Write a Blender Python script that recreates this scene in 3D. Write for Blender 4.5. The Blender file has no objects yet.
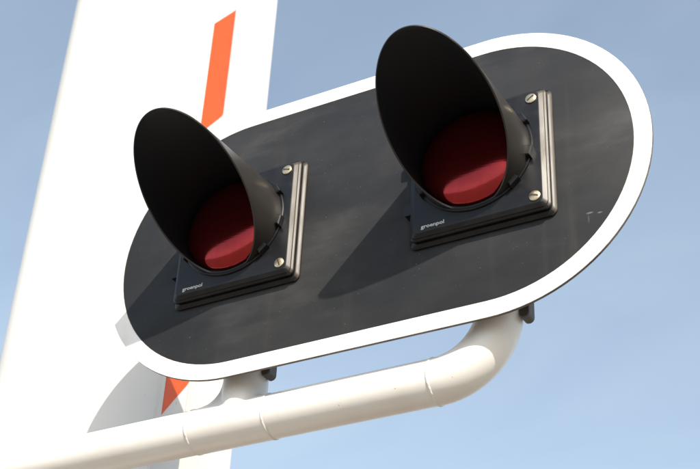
import bpy, math, random
from mathutils import Vector, Matrix
random.seed(4)
scene = bpy.context.scene
col = scene.collection

# ---------------------------------------------------------------- camera
S = 0.30            # board unit: half the height of the signal board, in metres
H = 3.07            # height of the board's centre above the ground
def W(x, y, z):     # board axes (right, up, out of the face) -> world
    return Vector((S * x, -S * z, H + S * y))
def D3(v):
    return Vector((v[0], -v[2], v[1]))
CAMR = ((0.88269357, 0.04397116, -0.46788739), (0.23443654, 0.82168282, 0.51949674), (0.4072979, -0.56824633, 0.71498569))
cam_d = bpy.data.cameras.new("camera")
cam = bpy.data.objects.new("camera", cam_d)
col.objects.link(cam)
cam_d.sensor_fit = 'HORIZONTAL'
cam_d.sensor_width = 36.0
cam_d.lens = 1378.63 / 700.0 * 36.0
cam_d.clip_start = 0.05
cam_d.clip_end = 3000
m = Matrix([D3(r) for r in CAMR]).transposed().to_4x4()
m.translation = W(3.31151836, -4.88504756, 5.88976988)
cam.matrix_world = m
scene.camera = cam
cam_d.dof.use_dof = True
cam_d.dof.focus_distance = (W(0.3, 0, 0) - m.translation).length
cam_d.dof.aperture_fstop = 7.1

# ---------------------------------------------------------------- sky, sun, exposure
SUN = D3((0.9146, 0.8853, 1.0)).normalized()
world = bpy.data.worlds.new("World")
scene.world = world
world.use_nodes = True
wn = world.node_tree
for n in list(wn.nodes):
    wn.nodes.remove(n)
wo = wn.nodes.new("ShaderNodeOutputWorld")
bg = wn.nodes.new("ShaderNodeBackground")
sky = wn.nodes.new("ShaderNodeTexSky")
sky.sky_type = 'NISHITA'
sky.sun_disc = False
sky.sun_elevation = math.asin(SUN.z)
sky.sun_rotation = math.atan2(SUN.x, SUN.y)
sky.altitude = 0.0
sky.air_density = 1.0
sky.dust_density = 3.2
sky.ozone_density = 1.0
bg.inputs["Strength"].default_value = 0.117
# thin high veil of cirrus over the whole sky
wtc = wn.nodes.new("ShaderNodeTexCoord")
wmp = wn.nodes.new("ShaderNodeMapping")
wmp.inputs["Scale"].default_value = (1.0, 2.2, 3.0)
wmp.inputs["Rotation"].default_value = (0.3, 0.5, 0.4)
wnz = wn.nodes.new("ShaderNodeTexNoise")
wnz.inputs["Scale"].default_value = 3.2
wnz.inputs["Detail"].default_value = 6
wnz.inputs["Roughness"].default_value = 0.5
wnz.inputs["Distortion"].default_value = 0.6
wmr = wn.nodes.new("ShaderNodeMapRange")
wmr.inputs["From Min"].default_value = 0.30
wmr.inputs["From Max"].default_value = 0.70
wmr.inputs["To Min"].default_value = 0.115      # the veil's thickness overhead
wmr.inputs["To Max"].default_value = 0.160
wsp = wn.nodes.new("ShaderNodeSeparateXYZ")
wel = wn.nodes.new("ShaderNodeMath"); wel.operation = 'MAXIMUM'; wel.inputs[1].default_value = 0.12
wdv = wn.nodes.new("ShaderNodeMath"); wdv.operation = 'DIVIDE'; wdv.use_clamp = True   # longer path through it nearer the horizon
wmx = wn.nodes.new("ShaderNodeMix")
wmx.data_type = 'RGBA'
wmx.inputs[7].default_value = (5.4, 6.4, 6.95, 1)
wn.links.new(wtc.outputs["Generated"], wmp.inputs["Vector"])
wn.links.new(wmp.outputs[0], wnz.inputs["Vector"])
wn.links.new(wnz.outputs["Fac"], wmr.inputs["Value"])
wn.links.new(wtc.outputs["Generated"], wsp.inputs[0])
wn.links.new(wsp.outputs["Z"], wel.inputs[0])
wn.links.new(wmr.outputs[0], wdv.inputs[0])
wn.links.new(wel.outputs[0], wdv.inputs[1])
wn.links.new(wdv.outputs[0], wmx.inputs[0])
wn.links.new(sky.outputs[0], wmx.inputs[6])
wn.links.new(wmx.outputs[2], bg.inputs["Color"])
wn.links.new(bg.outputs[0], wo.inputs["Surface"])

sl = bpy.data.lights.new("sun", 'SUN')
sl.energy = 3.6
sl.angle = math.radians(0.53)
sl.color = (1.0, 0.93, 0.83)
so = bpy.data.objects.new("sun", sl)
col.objects.link(so)
so.rotation_euler = SUN.to_track_quat('Z', 'Y').to_euler()
so.location = SUN * 30

vs = scene.view_settings
vs.view_transform = 'Standard'
vs.look = 'None'
vs.gamma = 1.0
vs.exposure = 0.70
vs.use_curve_mapping = False

# ---------------------------------------------------------------- helpers
def tag(o, label=None, cat=None, kind=None, group=None):
    if label: o["label"] = label
    if cat: o["category"] = cat
    if kind: o["kind"] = kind
    if group: o["group"] = group
    return o

def empty(name, loc):
    o = bpy.data.objects.new(name, None)
    col.objects.link(o)
    o.location = loc
    o.empty_display_size = 0.05
    return o

def world_loc(o):
    v = Vector((0, 0, 0))
    while o is not None:
        v += o.location
        o = o.parent
    return v

def mk(name, verts, faces, mat, parent=None, smooth=35):
    """verts are world positions; the object's origin is put at their middle"""
    c = Vector((0, 0, 0))
    for v in verts: c += v
    c /= len(verts)
    me = bpy.data.meshes.new(name)
    me.from_pydata([tuple(v - c) for v in verts], [], faces)
    me.validate()
    import bmesh
    bm = bmesh.new(); bm.from_mesh(me)
    bmesh.ops.recalc_face_normals(bm, faces=bm.faces)
    bm.to_mesh(me); bm.free()
    if smooth:
        me.polygons.foreach_set("use_smooth", [True] * len(me.polygons))
        me.set_sharp_from_angle(angle=math.radians(smooth))
    me.materials.append(mat)
    me.update()
    o = bpy.data.objects.new(name, me)
    col.objects.link(o)
    o.parent = parent
    o.location = c - (world_loc(parent) if parent else Vector((0, 0, 0)))
    return o

def loft(rings, cap0=True, cap1=True, closed=False):
    verts, faces = [], []
    n = len(rings[0])
    for r in rings: verts += r
    k = len(rings)
    for i in range(k if closed else k - 1):
        a, b = i * n, ((i + 1) % k) * n
        for j in range(n):
            j2 = (j + 1) % n
            faces.append((a + j, a + j2, b + j2, b + j))
    if not closed:
        if cap0: faces.append(tuple(range(n))[::-1])
        if cap1: faces.append(tuple(range((k - 1) * n, k * n)))
    return verts, faces

def rrect(hw, hh, r, n=6):
    pts = []
    for cx, cy, a0 in ((hw - r, hh - r, 0), (-hw + r, hh - r, 90), (-hw + r, -hh + r, 180), (hw - r, -hh + r, 270)):
        for i in range(n + 1):
            a = math.radians(a0 + 90 * i / n)
            pts.append((cx + r * math.cos(a), cy + r * math.sin(a)))
    return pts

def stadium(L, r, n=48):
    pts = []
    for i in range(n + 1):
        a = math.radians(-90 + 180 * i / n)
        pts.append((L + r * math.cos(a), r * math.sin(a)))
    for i in range(n + 1):
        a = math.radians(90 + 180 * i / n)
        pts.append((-L + r * math.cos(a), r * math.sin(a)))
    return pts

def plate(prof, cx, cy):
    """prof: list of (outline, z) -> rings facing out of the board"""
    return [[W(cx + x, cy + y, z) for x, y in out] for out, z in prof]

def sweep(path, rad, n=48):
    """tube along board-space points lying in one plane z = const"""
    rings = []
    for i, p in enumerate(path):
        a = path[max(i - 1, 0)]; b = path[min(i + 1, len(path) - 1)]
        t = Vector((b[0] - a[0], b[1] - a[1], b[2] - a[2])).normalized()
        u = Vector((0, 0, 1)); v = t.cross(u).normalized(); u = v.cross(t)
        r = rad[i] if isinstance(rad, (list, tuple)) else rad
        rings.append([W(*(Vector(p) + r * (math.cos(2 * math.pi * j / n) * u + math.sin(2 * math.pi * j / n) * v))) for j in range(n)])
    return rings

# ---------------------------------------------------------------- materials
def mat(name, color, rough=0.5, metal=0.0, coat=0.0, noise=None, bump=None, spec=0.5, color2=None, rough2=None):
    """noise=(scale, lo, hi, stretch) mixes color -> color2 ; bump=(scale, strength, distance)"""
    M = bpy.data.materials.new(name)
    M.use_nodes = True
    t = M.node_tree
    b = t.nodes["Principled BSDF"]
    b.inputs["Base Color"].default_value = (*color, 1)
    b.inputs["Roughness"].default_value = rough
    b.inputs["Metallic"].default_value = metal
    b.inputs["Coat Weight"].default_value = coat
    b.inputs["Coat Roughness"].default_value = 0.12
    b.inputs["Specular IOR Level"].default_value = spec
    tc = t.nodes.new("ShaderNodeTexCoord")
    if noise:
        mp = t.nodes.new("ShaderNodeMapping")
        mp.inputs["Scale"].default_value = noise[3] if len(noise) > 3 else (1, 1, 1)
        nz = t.nodes.new("ShaderNodeTexNoise")
        nz.inputs["Scale"].default_value = noise[0]
        nz.inputs["Detail"].default_value = 7
        nz.inputs["Roughness"].default_value = 0.62
        t.links.new(tc.outputs["Object"], mp.inputs["Vector"])
        t.links.new(mp.outputs[0], nz.inputs["Vector"])
        rp = t.nodes.new("ShaderNodeMapRange")
        rp.inputs["From Min"].default_value = noise[1]
        rp.inputs["From Max"].default_value = noise[2]
        rp.interpolation_type = 'SMOOTHSTEP'
        t.links.new(nz.outputs["Fac"], rp.inputs["Value"])
        if color2:
            mx = t.nodes.new("ShaderNodeMix"); mx.data_type = 'RGBA'
            mx.inputs[6].default_value = (*color, 1); mx.inputs[7].default_value = (*color2, 1)
            t.links.new(rp.outputs[0], mx.inputs[0])
            t.links.new(mx.outputs[2], b.inputs["Base Color"])
        if rough2 is not None:
            mr = t.nodes.new("ShaderNodeMapRange")
            mr.inputs["To Min"].default_value = rough
            mr.inputs["To Max"].default_value = rough2
            t.links.new(rp.outputs[0], mr.inputs["Value"])
            t.links.new(mr.outputs[0], b.inputs["Roughness"])
    if bump:
        bz = t.nodes.new("ShaderNodeTexNoise")
        bz.inputs["Scale"].default_value = bump[0]
        bz.inputs["Detail"].default_value = 5
        t.links.new(tc.outputs["Object"], bz.inputs["Vector"])
        bp = t.nodes.new("ShaderNodeBump")
        bp.inputs["Strength"].default_value = bump[1]
        bp.inputs["Distance"].default_value = bump[2]
        t.links.new(bz.outputs["Fac"], bp.inputs["Height"])
        t.links.new(bp.outputs[0], b.inputs["Normal"])
    return M

def panel_material():
    """matt black sheet, chalky with age: cloudy fade, rain streaks, pin specks, one scrape"""
    M = mat("weathered_black_panel", (0.02, 0.02, 0.022), 0.60, spec=0.20)
    t = M.node_tree; b = t.nodes["Principled BSDF"]
    N, Lk = t.nodes.new, t.links.new
    tc = N("ShaderNodeTexCoord")
    def noise(scale, stretch, lo, hi, detail=6, rough=0.6):
        mp = N("ShaderNodeMapping"); mp.inputs["Scale"].default_value = stretch
        nz = N("ShaderNodeTexNoise"); nz.inputs["Scale"].default_value = scale
        nz.inputs["Detail"].default_value = detail; nz.inputs["Roughness"].default_value = rough
        Lk(tc.outputs["Object"], mp.inputs["Vector"]); Lk(mp.outputs[0], nz.inputs["Vector"])
        r = N("ShaderNodeMapRange"); r.interpolation_type = 'SMOOTHSTEP'
        r.inputs["From Min"].default_value = lo; r.inputs["From Max"].default_value = hi
        Lk(nz.outputs["Fac"], r.inputs["Value"]); return r.outputs[0]
    def mix(fac, a, bcol, k):
        mm = N("ShaderNodeMath"); mm.operation = 'MULTIPLY'; mm.inputs[1].default_value = k
        Lk(fac, mm.inputs[0])
        x = N("ShaderNodeMix"); x.data_type = 'RGBA'
        Lk(mm.outputs[0], x.inputs[0])
        if isinstance(a, tuple): x.inputs[6].default_value = (*a, 1)
        else: Lk(a, x.inputs[6])
        x.inputs[7].default_value = (*bcol, 1)
        return x.outputs[2]
    c = mix(noise(3.2, (1, 1, 1.9), 0.36, 0.72), (0.0195, 0.0210, 0.0240), (0.036, 0.0366, 0.038), 0.9)
    c = mix(noise(14, (1, 1, 0.07), 0.55, 0.78, 4), c, (0.060, 0.056, 0.050), 0.40)
    c = mix(noise(5.5, (0.55, 1, 1.7), 0.50, 0.74, 8, 0.62), c, (0.080, 0.080, 0.080), 0.42)
    c = mix(noise(320, (1, 1, 1), 0.755, 0.79, 1), c, (0.25, 0.24, 0.22), 0.7)
    # a pale scrape near the lower right of the panel
    for px, pz, sx, sz in ((1.443, -0.487, 0.022, 0.006), (1.500, -0.500, 0.016, 0.005), (1.435, -0.525, 0.005, 0.030)):
        sb = N("ShaderNodeVectorMath"); sb.operation = 'SUBTRACT'; sb.inputs[1].default_value = (px * S, 0, pz * S)
        ml = N("ShaderNodeVectorMath"); ml.operation = 'MULTIPLY'; ml.inputs[1].default_value = (1 / (sx * S), 0, 1 / (sz * S))
        le = N("ShaderNodeVectorMath"); le.operation = 'LENGTH'
        Lk(tc.outputs["Object"], sb.inputs[0]); Lk(sb.outputs[0], ml.inputs[0]); Lk(ml.outputs[0], le.inputs[0])
        mr_ = N("ShaderNodeMapRange"); mr_.inputs["From Min"].default_value = 1.1; mr_.inputs["From Max"].default_value = 0.5
        Lk(le.outputs["Value"], mr_.inputs["Value"])
        c = mix(mr_.outputs[0], c, (0.20, 0.195, 0.18), 0.6 if sz < 0.01 else 0.2)
    Lk(c, b.inputs["Base Color"])
    rr = N("ShaderNodeMapRange"); rr.inputs["To Min"].default_value = 0.48; rr.inputs["To Max"].default_value = 0.72
    Lk(noise(5, (1, 1, 1.5), 0.3, 0.7), rr.inputs["Value"]); Lk(rr.outputs[0], b.inputs["Roughness"])
    bz = N("ShaderNodeTexNoise"); bz.inputs["Scale"].default_value = 260; bz.inputs["Detail"].default_value = 3
    Lk(tc.outputs["Object"], bz.inputs["Vector"])
    bp = N("ShaderNodeBump"); bp.inputs["Strength"].default_value = 0.12; bp.inputs["Distance"].default_value = 0.0006
    Lk(bz.outputs["Fac"], bp.inputs["Height"]); Lk(bp.outputs[0], b.inputs["Normal"])
    return M

def lens_material():
    M = mat("red_lens_glass", (0.42, 0.012, 0.016), 0.13, metal=0.9, coat=0.1)
    t = M.node_tree; b = t.nodes["Principled BSDF"]
    N, Lk = t.nodes.new, t.links.new
    b.inputs["Coat Roughness"].default_value = 0.06
    tc = N("ShaderNodeTexCoord")
    vo = N("ShaderNodeTexVoronoi"); vo.voronoi_dimensions = '2D'
    vo.inputs["Scale"].default_value = 230; vo.inputs["Randomness"].default_value = 0.12
    vm = N("ShaderNodeMapping"); vm.inputs["Rotation"].default_value = (math.radians(-90), 0, 0)
    Lk(tc.outputs["Object"], vm.inputs["Vector"]); Lk(vm.outputs[0], vo.inputs["Vector"])
    bp = N("ShaderNodeBump"); bp.inputs["Strength"].default_value = 0.07; bp.inputs["Distance"].default_value = 0.0006
    Lk(vo.outputs["Distance"], bp.inputs["Height"]); Lk(bp.outputs[0], b.inputs["Normal"])
    nz = N("ShaderNodeTexNoise"); nz.inputs["Scale"].default_value = 60; nz.inputs["Detail"].default_value = 6
    Lk(tc.outputs["Object"], nz.inputs["Vector"])
    x = N("ShaderNodeMix"); x.data_type = 'RGBA'
    x.inputs[6].default_value = (0.28, 0.022, 0.024, 1); x.inputs[7].default_value = (0.40, 0.034, 0.036, 1)
    Lk(nz.outputs["Fac"], x.inputs[0]); Lk(x.outputs[2], b.inputs["Base Color"])
    return M

def add_specks(M, scale, lo, hi, colour, k):
    t = M.node_tree; b = t.nodes["Principled BSDF"]
    src = b.inputs["Base Color"].links[0].from_socket
    tc = t.nodes.new("ShaderNodeTexCoord")
    nz = t.nodes.new("ShaderNodeTexNoise"); nz.inputs["Scale"].default_value = scale; nz.inputs["Detail"].default_value = 2
    t.links.new(tc.outputs["Object"], nz.inputs["Vector"])
    r = t.nodes.new("ShaderNodeMapRange"); r.inputs["From Min"].default_value = lo; r.inputs["From Max"].default_value = hi
    r.inputs["To Max"].default_value = k
    t.links.new(nz.outputs["Fac"], r.inputs["Value"])
    x = t.nodes.new("ShaderNodeMix"); x.data_type = 'RGBA'
    x.inputs[7].default_value = (*colour, 1)
    t.links.new(r.outputs[0], x.inputs[0]); t.links.new(src, x.inputs[6]); t.links.new(x.outputs[2], b.inputs["Base Color"])

M_panel = panel_material()
M_white = mat("white_reflective_paint", (0.80, 0.80, 0.78), 0.42, noise=(14, 0.45, 0.8), color2=(0.70, 0.68, 0.63), bump=(90, 0.08, 0.001))
M_pipe = mat("cream_white_pipe_paint", (0.80, 0.78, 0.74), 0.36, noise=(7, 0.45, 0.85), color2=(0.745, 0.71, 0.655), coat=0.15, bump=(55, 0.10, 0.0015))
add_specks(M_pipe, 75, 0.745, 0.775, (0.22, 0.14, 0.08), 0.85)
M_weld = mat("painted_weld", (0.78, 0.75, 0.70), 0.45, noise=(60, 0.55, 0.8), color2=(0.50, 0.43, 0.34), bump=(160, 0.5, 0.002))
M_boom = mat("white_boom_paint", (0.71, 0.70, 0.675), 0.40, noise=(4, 0.45, 0.8, (1, 1, 0.35)), color2=(0.63, 0.61, 0.565), bump=(30, 0.05, 0.002))
add_specks(M_boom, 60, 0.74, 0.78, (0.40, 0.36, 0.30), 0.7)
M_orange = mat("orange_red_sheeting", (0.74, 0.095, 0.010), 0.42, noise=(30, 0.45, 0.8), color2=(0.66, 0.074, 0.008))
M_edge = mat("dull_sheet_metal", (0.16, 0.14, 0.12), 0.55, metal=0.3, noise=(20, 0.4, 0.7), color2=(0.09, 0.07, 0.055))
M_black = mat("black_plastic", (0.007, 0.0075, 0.009), 0.30, noise=(25, 0.4, 0.75), color2=(0.013, 0.013, 0.014), rough2=0.46, spec=0.34, bump=(220, 0.06, 0.0006))
M_visor = mat("satin_black_visor", (0.023, 0.0205, 0.018), 0.29, noise=(18, 0.4, 0.75, (1, 1, 1)), color2=(0.030, 0.027, 0.023), rough2=0.36, bump=(130, 0.10, 0.0008))
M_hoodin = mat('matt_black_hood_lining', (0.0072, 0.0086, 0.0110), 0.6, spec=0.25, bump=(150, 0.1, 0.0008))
M_dusty_sunlit = mat('dusty_sunlit_black_plastic', (0.030, 0.024, 0.016), 0.40, noise=(30, 0.4, 0.75, (1, 1, 0.3)), color2=(0.075, 0.058, 0.036), rough2=0.55, spec=0.4)  # dusty tone with the sun's warm sheen on the right-hand edges painted in
M_lens = lens_material()
M_screw = mat("brass_screw", (0.62, 0.52, 0.36), 0.33, metal=0.85, noise=(300, 0.4, 0.7), color2=(0.45, 0.38, 0.28))
M_slot = mat("screw_slot_dark", (0.03, 0.025, 0.02), 0.6)
M_print = mat("white_print", (0.50, 0.50, 0.49), 0.5)
M_clamp = mat("dark_iron_clamp", (0.10, 0.098, 0.092), 0.55, metal=0.3, noise=(60, 0.45, 0.7), color2=(0.14, 0.085, 0.05), bump=(120, 0.3, 0.002))
M_ground = mat("pale_gravel_ground", (0.26, 0.225, 0.18), 0.9, noise=(3, 0.35, 0.7), color2=(0.19, 0.165, 0.135), bump=(40, 0.6, 0.02))

# ---------------------------------------------------------------- ground
G = 600.0
g = mk("ground", [Vector((-G, -G, 0)), Vector((G, -G, 0)), Vector((G, G, 0)), Vector((-G, G, 0))], [(0, 1, 2, 3)], M_ground, None, 0)
tag(g, kind="structure")

# ---------------------------------------------------------------- raised barrier boom behind the signal (x -3.71..-2.1, depth .96..1.38)
boom = tag(empty("barrier_boom", W(-2.9, -H / S, -1.17)),
           "wide flat white upright beam with slanted orange stripes down its edge, left of the signal", "barrier")
YB, YT = -H / S, 12.0
def column(poly, name, m_, parent, y0, y1, cap=True):
    v, f = loft([[W(x, y0, z) for x, z in poly], [W(x, y1, z) for x, z in poly]], cap, cap)
    return mk(name, v, f, m_, parent, 50)
def arc(cx, cz, r, a0, a1, n=10):
    return [(cx + r * math.cos(math.radians(a0 + (a1 - a0) * i / n)), cz + r * math.sin(math.radians(a0 + (a1 - a0) * i / n))) for i in range(n + 1)]
XR, XF, ZFR = -2.184, -2.095, -0.99
front = [(XF - 0.006, ZFR - 0.034), (XF, ZFR - 0.028)] + arc(XF - 0.014, ZFR - 0.014, 0.014, 0, 90, 6) + arc(-3.904 + 0.40, ZFR - 0.40, 0.40, 90, 180, 24) + [(-3.904, -1.48), (-3.86, -1.48), (-3.50, ZFR - 0.034)]
column(front, "front_panel", M_boom, boom, YB + 0.05, YT)
web = [(XR - 0.004, -1.032), (XR, -1.038)] + arc(XR - 0.055, -1.50 + 0.055, 0.055, 0, -90, 8) + [(-2.60, -1.50), (-2.60, -1.032)]
column(web, "edge_rail", M_boom, boom, YB + 0.05, YT - 0.01)
rear = [(-2.605, -1.06), (-2.605, -1.49), (-3.84, -1.49), (-3.52, -1.06)]
column(rear, "rear_panel", M_boom, boom, YB + 0.05, YT - 0.02)
column([(-1.98, -0.84), (-4.02, -0.84), (-4.02, -1.62), (-1.98, -1.62)], "foot_plate", M_edge, boom, YB, YB + 0.05)
# slanted stripes on the edge that faces the signal
ZA, ZB = -1.180, -1.475
SL = 1.44
def stripe(y0, y1):
    zs = [ZA + (ZB - ZA) * i / 8 for i in range(9)]
    o, t_ = [], 0.004
    cx, cz, r = XR - 0.055, -1.50 + 0.055, 0.055
    rings = []
    for z in zs:
        x = XR if z > cz else cx + math.sqrt(max(0, r * r - (z - cz) ** 2))
        dy = (ZA - z) * SL
        rings.append([W(x + t_, y0 + dy, z), W(x + t_, y1 + dy, z), W(x - 0.002, y1 + dy, z), W(x - 0.002, y0 + dy, z)])
    v, f = loft(rings)
    return mk("stripe", v, f, M_orange, boom, 40)
PER = 2.57
for k in range(-4, 4):
    stripe(2.16 + k * PER, 3.385 + k * PER)

# second white upright behind it
post = tag(empty("barrier_post", W(-2.75, YB, -2.3)),
           "plain white upright beam standing close behind the striped one, its right edge against the sky", "post")
ppoly = arc(XR - 0.02, -1.86 - 0.02, 0.02, 0, 90, 6) + arc(-3.4 + 0.02, -1.88, 0.02, 90, 180, 6) + arc(-3.38, -2.10, 0.02, 180, 270, 6) + arc(XR - 0.02, -2.10, 0.02, 270, 360, 6)
column(ppoly, "shaft", M_boom, post, YB + 0.05, YT - 0.6)
column([(-1.98, -1.70), (-3.6, -1.70), (-3.6, -2.3), (-1.98, -2.3)], "foot_plate", M_edge, post, YB, YB + 0.05)

# ---------------------------------------------------------------- pipe arm that carries the signal
PY, PZ, PR = -1.186, -0.235, 0.135
RX, SX, BR = 0.812, -0.845, 0.385
MX = -5.4
arm = tag(empty("support_arm", W(MX, YB, PZ)),
          "cream white round pipe arm bent upwards at its right end, carrying the signal board", "pipe")
XE = RX - BR
n_ = 20
v, f = loft(sweep([(MX + 0.1, PY, PZ)] + [(MX + 0.3 + i * (XE - MX - 0.3) / 30, PY, PZ) for i in range(31)], PR))
mk("arm_pipe", v, f, M_pipe, arm)
path = [(XE + 0.001 + BR * math.sin(math.radians(90 * i / n_)), PY + BR * (1 - math.cos(math.radians(90 * i / n_))), PZ) for i in range(n_ + 1)]
path += [(RX, PY + BR + 0.2, PZ), (RX, 0.45, PZ)]
v, f = loft(sweep(path, PR + 0.001))
mk("elbow", v, f, M_pipe, arm)
# tee: sleeve between the two left welds plus the branch with its rounded neck
v, f = loft(sweep([(-1.163 + i * 0.053, PY, PZ) for i in range(11)], PR + 0.0025))
mk("tee_sleeve", v, f, M_pipe, arm)
rings = []
n = 72
for k in range(11):
    t_ = k / 10
    ring = []
    for j in range(n):
        ph = 2 * math.pi * j / n
        cph, sph = math.cos(ph), math.sin(ph)
        rp = PR + 0.0025
        r0 = PR + 0.002
        rf = (0.20 if cph < 0 else 0.035) * abs(cph) ** 0.7
        rf = max(0.0006, min(rf, 0.985 * rp / max(abs(sph), 1e-4) - r0))
        hs = lambda rho: math.sqrt(max(0.0, rp * rp - (rho * sph) ** 2))
        A = (r0, hs(r0) + rf); B = (r0, hs(r0)); Cc = (r0 + rf, hs(r0 + rf) + 0.0005)
        rho = (1 - t_) ** 2 * Cc[0] + 2 * t_ * (1 - t_) * B[0] + t_ * t_ * A[0]
        hh = (1 - t_) ** 2 * Cc[1] + 2 * t_ * (1 - t_) * B[1] + t_ * t_ * A[1]
        ring.append(W(SX + rho * cph, PY + hh, PZ + rho * sph))
    rings.append(ring)
rings.append([W(SX + (PR + 0.002) * math.cos(2 * math.pi * j / n), 0.45, PZ + (PR + 0.002) * math.sin(2 * math.pi * j / n)) for j in range(n)])
v, f = loft(rings, False, True)
mk("tee_branch", v, f, M_pipe, arm, 60)
def weld(x):
    prof = [(-0.009, 0.0), (-0.006, 0.0026), (-0.0025, 0.0042), (0.0025, 0.0042), (0.006, 0.0026), (0.009, 0.0)]
    n = 96
    wob = [random.uniform(-.0015, .0015) for _ in range(n)]
    rings = []
    for dx, dr in prof:
        rings.append([W(x + dx + wob[j] + 0.003 * math.sin(3 * 2 * math.pi * j / n), PY + (PR + 0.001 + dr * (1 + 90 * wob[j])) * math.cos(2 * math.pi * j / n),
                        PZ + (PR + 0.001 + dr * (1 + 90 * wob[j])) * math.sin(2 * math.pi * j / n)) for j in range(n)])
    v, f = loft(rings, False, False)
    return mk("weld_bead", v, f, M_weld, arm, 60)
for x in (-1.163, -0.635, XE): weld(x)
# clamp lugs on the right of both risers, bolted to the back of the board
def clamp(x):
    n = 40
    R_ = lambda r, y: [W(x + r * math.cos(2 * math.pi * j / n), y, PZ + r * math.sin(2 * math.pi * j / n)) for j in range(n)]
    v, f = loft([R_(PR + 0.002, -0.52), R_(PR + 0.018, -0.52), R_(PR + 0.018, -0.66), R_(PR + 0.002, -0.66)], False, False, True)
    b_ = mk("clamp_band", v, f, M_clamp, arm, 30)
    out = rrect(0.030, 0.16, 0.028, 6); small = rrect(0.025, 0.155, 0.023, 6)
    ring = lambda o, z: [W(x + PR + 0.026 + a, -0.762 + b, z) for a, b in o]
    v, f = loft([ring(small, -0.190), ring(out, -0.196), ring(out, -0.270), ring(small, -0.276)])
    mk("lug", v, f, M_clamp, b_, 35)
    out = rrect(0.10, 0.08, 0.01, 3)
    v, f = loft([[W(x + a, -0.45 + b, z) for a, b in out] for z in (-0.0185, -0.12)])
    mk("spacer", v, f, M_clamp, b_, 35)
clamp(RX); clamp(SX)
# mast at the far left, outside the picture
mr = 0.19
n = 40
cyl = lambda r, y: [W(MX + r * math.cos(2 * math.pi * j / n), y, PZ + r * math.sin(2 * math.pi * j / n)) for j in range(n)]
v, f = loft([cyl(mr, YB + 0.06), cyl(mr, -0.7), cyl(mr * 0.93, -0.66), cyl(mr * 0.5, -0.63)])
mk("mast", v, f, M_pipe, arm)
v, f = loft([cyl(0.45, YB), cyl(0.45, YB + 0.05), cyl(0.43, YB + 0.06)])
mk("foot_plate", v, f, M_edge, arm)

# ---------------------------------------------------------------- the signal: board with two red lamps
LB, RI = 0.8298, 0.896
signal = tag(empty("crossing_signal", W(0, -1.0, -0.015)),
             "rounded black signal board with white border and two hooded red lamps", "traffic signal")
v, f = loft(plate([(stadium(LB, 0.994), -0.018), (stadium(LB, 1.0), -0.015), (stadium(LB, 1.0), -0.003), (stadium(LB, 0.997), 0.0)], 0, 0))
mk("backboard", v, f, M_edge, signal, 30)
v, f = loft(plate([(stadium(LB, RI - 0.004), 0.0005), (stadium(LB, RI - 0.004), 0.0018), (stadium(LB, RI - 0.005), 0.0022)], 0, 0))
mk("black_panel", v, f, M_panel, signal, 30)
v, f = loft(plate([(stadium(LB, RI), 0.0005), (stadium(LB, RI), 0.0035), (stadium(LB, RI + 0.002), 0.0042), (stadium(LB, 0.996), 0.0042), (stadium(LB, 0.9985), 0.0035), (stadium(LB, 0.9985), 0.0005)], 0, 0), closed=True)
mk("white_border", v, f, M_white, signal, 30)

SP, HW, ZF = 0.8168, 0.4196, 0.0931
def text_mesh(body, cx, cy, z, width, parent):
    cu = bpy.data.curves.new("lettering", 'FONT')
    cu.body = body; cu.size = 1.0; cu.extrude = 0.012; cu.offset = 0.022
    cu.align_x = 'LEFT'; cu.resolution_u = 3
    to = bpy.data.objects.new("lettering_tmp", cu); col.objects.link(to)
    dg = bpy.context.evaluated_depsgraph_get(); dg.update()
    me = bpy.data.meshes.new_from_object(to.evaluated_get(dg))
    xs = [v.co.x for v in me.vertices]; k = width / (max(xs) - min(xs)); x0 = min(xs)
    vv = [W(cx + (v.co.x - x0) * k, cy + v.co.y * k * 0.86, z + 0.0008 + v.co.z * 0.05) for v in me.vertices]
    ff = [tuple(p_.vertices) for p_ in me.polygons]
    bpy.data.objects.remove(to); bpy.data.meshes.remove(me); bpy.data.curves.remove(cu)
    return mk("lettering", vv, ff, M_print, parent, 0)

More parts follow.
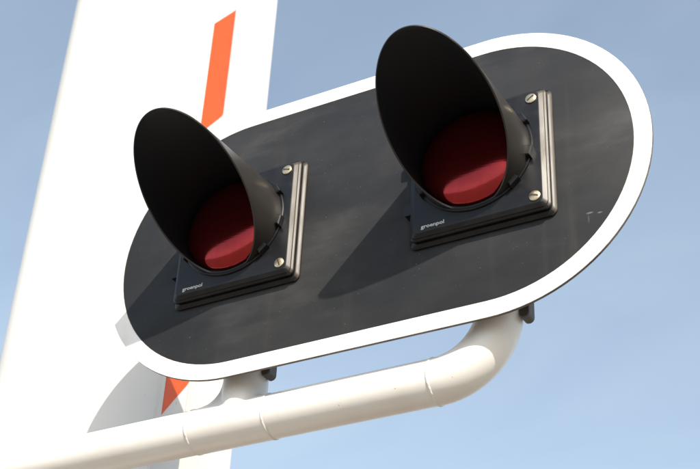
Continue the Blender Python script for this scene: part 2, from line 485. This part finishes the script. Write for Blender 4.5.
def make_lamp(cx, cy):
    # tray (part) with its pieces as children
    q = lambda d, r=0.035: rrect(HW + d, HW + d, r + d * 0.3, 6)
    v, f = loft(plate([(q(0.026), 0.0025), (q(0.030), 0.006), (q(0.031), 0.012), (q(0.031), 0.017), (q(0.0295), 0.0195), (q(0.012), 0.0315), (q(0.009), 0.033), (q(-0.006), 0.0358), (q(-0.008), 0.044)], cx, cy))
    lamp = mk("lamp_housing", v, f, M_black, signal, 30)
    v, f = loft(plate([(q(-0.008), 0.0415), (q(0.008), 0.048), (q(0.011), 0.052), (q(0.011), 0.060), (q(0.010), 0.0625), (q(0.000), 0.0695), (q(-0.001), 0.074), (q(-0.002), 0.0765), (q(-0.020), 0.0885), (q(-0.024), 0.0915), (q(-0.030), ZF)], cx, cy))
    mk("cover", v, f, M_black, lamp, 25)
    for o_ in (lamp, lamp.children[0]):          # dusty tan on the sun side only: its sunlit warmth put into the colour
        o_.data.materials.append(M_dusty_sunlit)
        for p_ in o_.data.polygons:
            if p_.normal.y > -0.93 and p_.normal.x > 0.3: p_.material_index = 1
    ox, oy = cx - 0.014, cy + 0.030
    # collar that the hood clips into
    n = 96
    circ = lambda r, z: [W(ox + r * math.cos(2 * math.pi * j / n), oy + r * math.sin(2 * math.pi * j / n), z) for j in range(n)]
    v, f = loft([circ(0.3365, ZF + 0.0005), circ(0.3365, ZF + 0.010), circ(0.350, ZF + 0.014), circ(0.362, ZF + 0.013), circ(0.366, ZF + 0.009), circ(0.367, ZF + 0.0005)], closed=True)
    mk("collar", v, f, M_black, lamp, 30)
    # hood
    m_ = 28; n = 128; A, K, TI = 0.3492, -0.0142, -0.0948; th = 0.011
    def ln(a): s_ = math.sin(a); return max(0.4433 + 0.4707 * s_ + 0.007 * s_ * s_, 0.014)
    def ring(fr, dr):
        out = []
        for j in range(n):
            a = 2 * math.pi * j / n
            l = 0.006 + (ln(a) - 0.006) * fr
            r = A + K * l + dr
            out.append(W(ox + r * math.cos(a), oy + r * math.sin(a) + TI * l, ZF + l))
        return out
    rings = [ring(i / m_, 0.0) for i in range(m_ + 1)]
    rings += [ring(1.003, -0.002), ring(1.003, -th + 0.002)]
    rings += [ring(1 - i / m_, -th) for i in range(m_ + 1)]
    v, f = loft(rings, closed=True)
    hood = mk("hood", v, f, M_visor, lamp, 40)
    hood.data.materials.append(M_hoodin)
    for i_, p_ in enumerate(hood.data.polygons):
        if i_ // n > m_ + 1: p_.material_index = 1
    # clips round the hood's foot
    for a in (27, -13, -46, 150, 205):
        t_ = math.radians(a)
        er, et = Vector((math.cos(t_), math.sin(t_))), Vector((-math.sin(t_), math.cos(t_)))
        def box(r0, r1, hw, z0, z1):
            P = lambda r, t: (ox + er.x * r + et.x * t, oy + er.y * r + et.y * t)
            base = [P(r0, -hw), P(r1, -hw), P(r1, hw), P(r0, hw)]
            top = [P(r0, -hw * .8), P(r1 - .006, -hw * .8), P(r1 - .006, hw * .8), P(r0, hw * .8)]
            return loft([[W(x, y, z0) for x, y in base], [W(x, y, z1 - .006) for x, y in base], [W(x, y, z1) for x, y in top]])
        v, f = box(0.347, 0.376, 0.034, ZF + 0.0006, ZF + 0.046)
        mk("clip", v, f, M_black, lamp, 25)
    # lens
    rings = []
    n = 72
    lc = lambda r, z: [W(ox + r * math.cos(2 * math.pi * j / n), oy + r * math.sin(2 * math.pi * j / n), z) for j in range(n)]
    rings.append(lc(0.327, ZF + 0.0006))
    for i in range(13):
        a = i / 12.6
        rr = 0.326 * math.cos(a * math.pi / 2) ** 0.8
        rings.append(lc(rr, ZF + 0.012 + 0.080 * math.sin(a * math.pi / 2)))
    v, f = loft(rings)
    mk("lens", v, f, M_lens, lamp, 50)
    # two cover screws on the right, hinges on the left
    Q = 0.3493
    for sy in (1, -1):
        sx_, sy_ = cx + Q, cy + sy * Q
        n = 24
        sc = lambda r, z: [W(sx_ + r * math.cos(2 * math.pi * j / n), sy_ + r * math.sin(2 * math.pi * j / n), z) for j in range(n)]
        v, f = loft([sc(0.033, ZF + 0.0004), sc(0.033, ZF + 0.006), sc(0.026, ZF + 0.010), sc(0.010, ZF + 0.012)])
        scr = mk("screw", v, f, M_screw, lamp, 40)
        a = math.radians(35 if sy > 0 else -20)
        dx, dy = math.cos(a), math.sin(a)
        pts = [(-.024, -.004), (.024, -.004), (.024, .004), (-.024, .004)]
        P = [(sx_ + x * dx - y * dy, sy_ + x * dy + y * dx) for x, y in pts]
        v, f = loft([[W(x, y, ZF + 0.0108) for x, y in P], [W(x, y, ZF + 0.0132) for x, y in P]])
        # the slot sub-part would be a fourth level: join its dark faces into the screw
        me = scr.data
        o2 = mk("tmp", v, f, M_slot, lamp, 0)
        import bmesh
        bm = bmesh.new(); bm.from_mesh(me)
        off = o2.location - scr.location
        bm2 = o2.data; base = [bm.verts.new(vv.co + off) for vv in bm2.vertices]
        me.materials.append(M_slot)
        for p_ in bm2.polygons:
            fc = bm.faces.new([base[i] for i in p_.vertices]); fc.material_index = 1
        bm.to_mesh(me); bm.free()
        bpy.data.objects.remove(o2)
        # hinge on the opposite side
        hy = cy + (0.17 if sy > 0 else -0.19)
        out = rrect(0.030, 0.042, 0.012, 4)
        v, f = loft([[W(cx - HW - 0.020 + a_, hy + b_, z) for a_, b_ in out] for z in (0.012, 0.066)])
        mk("hinge", v, f, M_black, lamp, 30)
    text_mesh("groenpol", cx - 0.345, cy - 0.372, ZF, 0.146, lamp)
    return lamp

lamp = make_lamp(SP, 0)
def copy_tree(o, parent, dx=Vector((0, 0, 0))):
    c = o.copy(); col.objects.link(c); c.parent = parent
    c.location = o.location + dx
    for ch in list(o.children):
        copy_tree(ch, c)
    return c
lamp2 = copy_tree(lamp, signal, Vector((-2 * SP * S, 0, 0)))
for ch in lamp2.children:
    if ch.name.startswith("screw"):
        ch.rotation_euler.y = 0.9
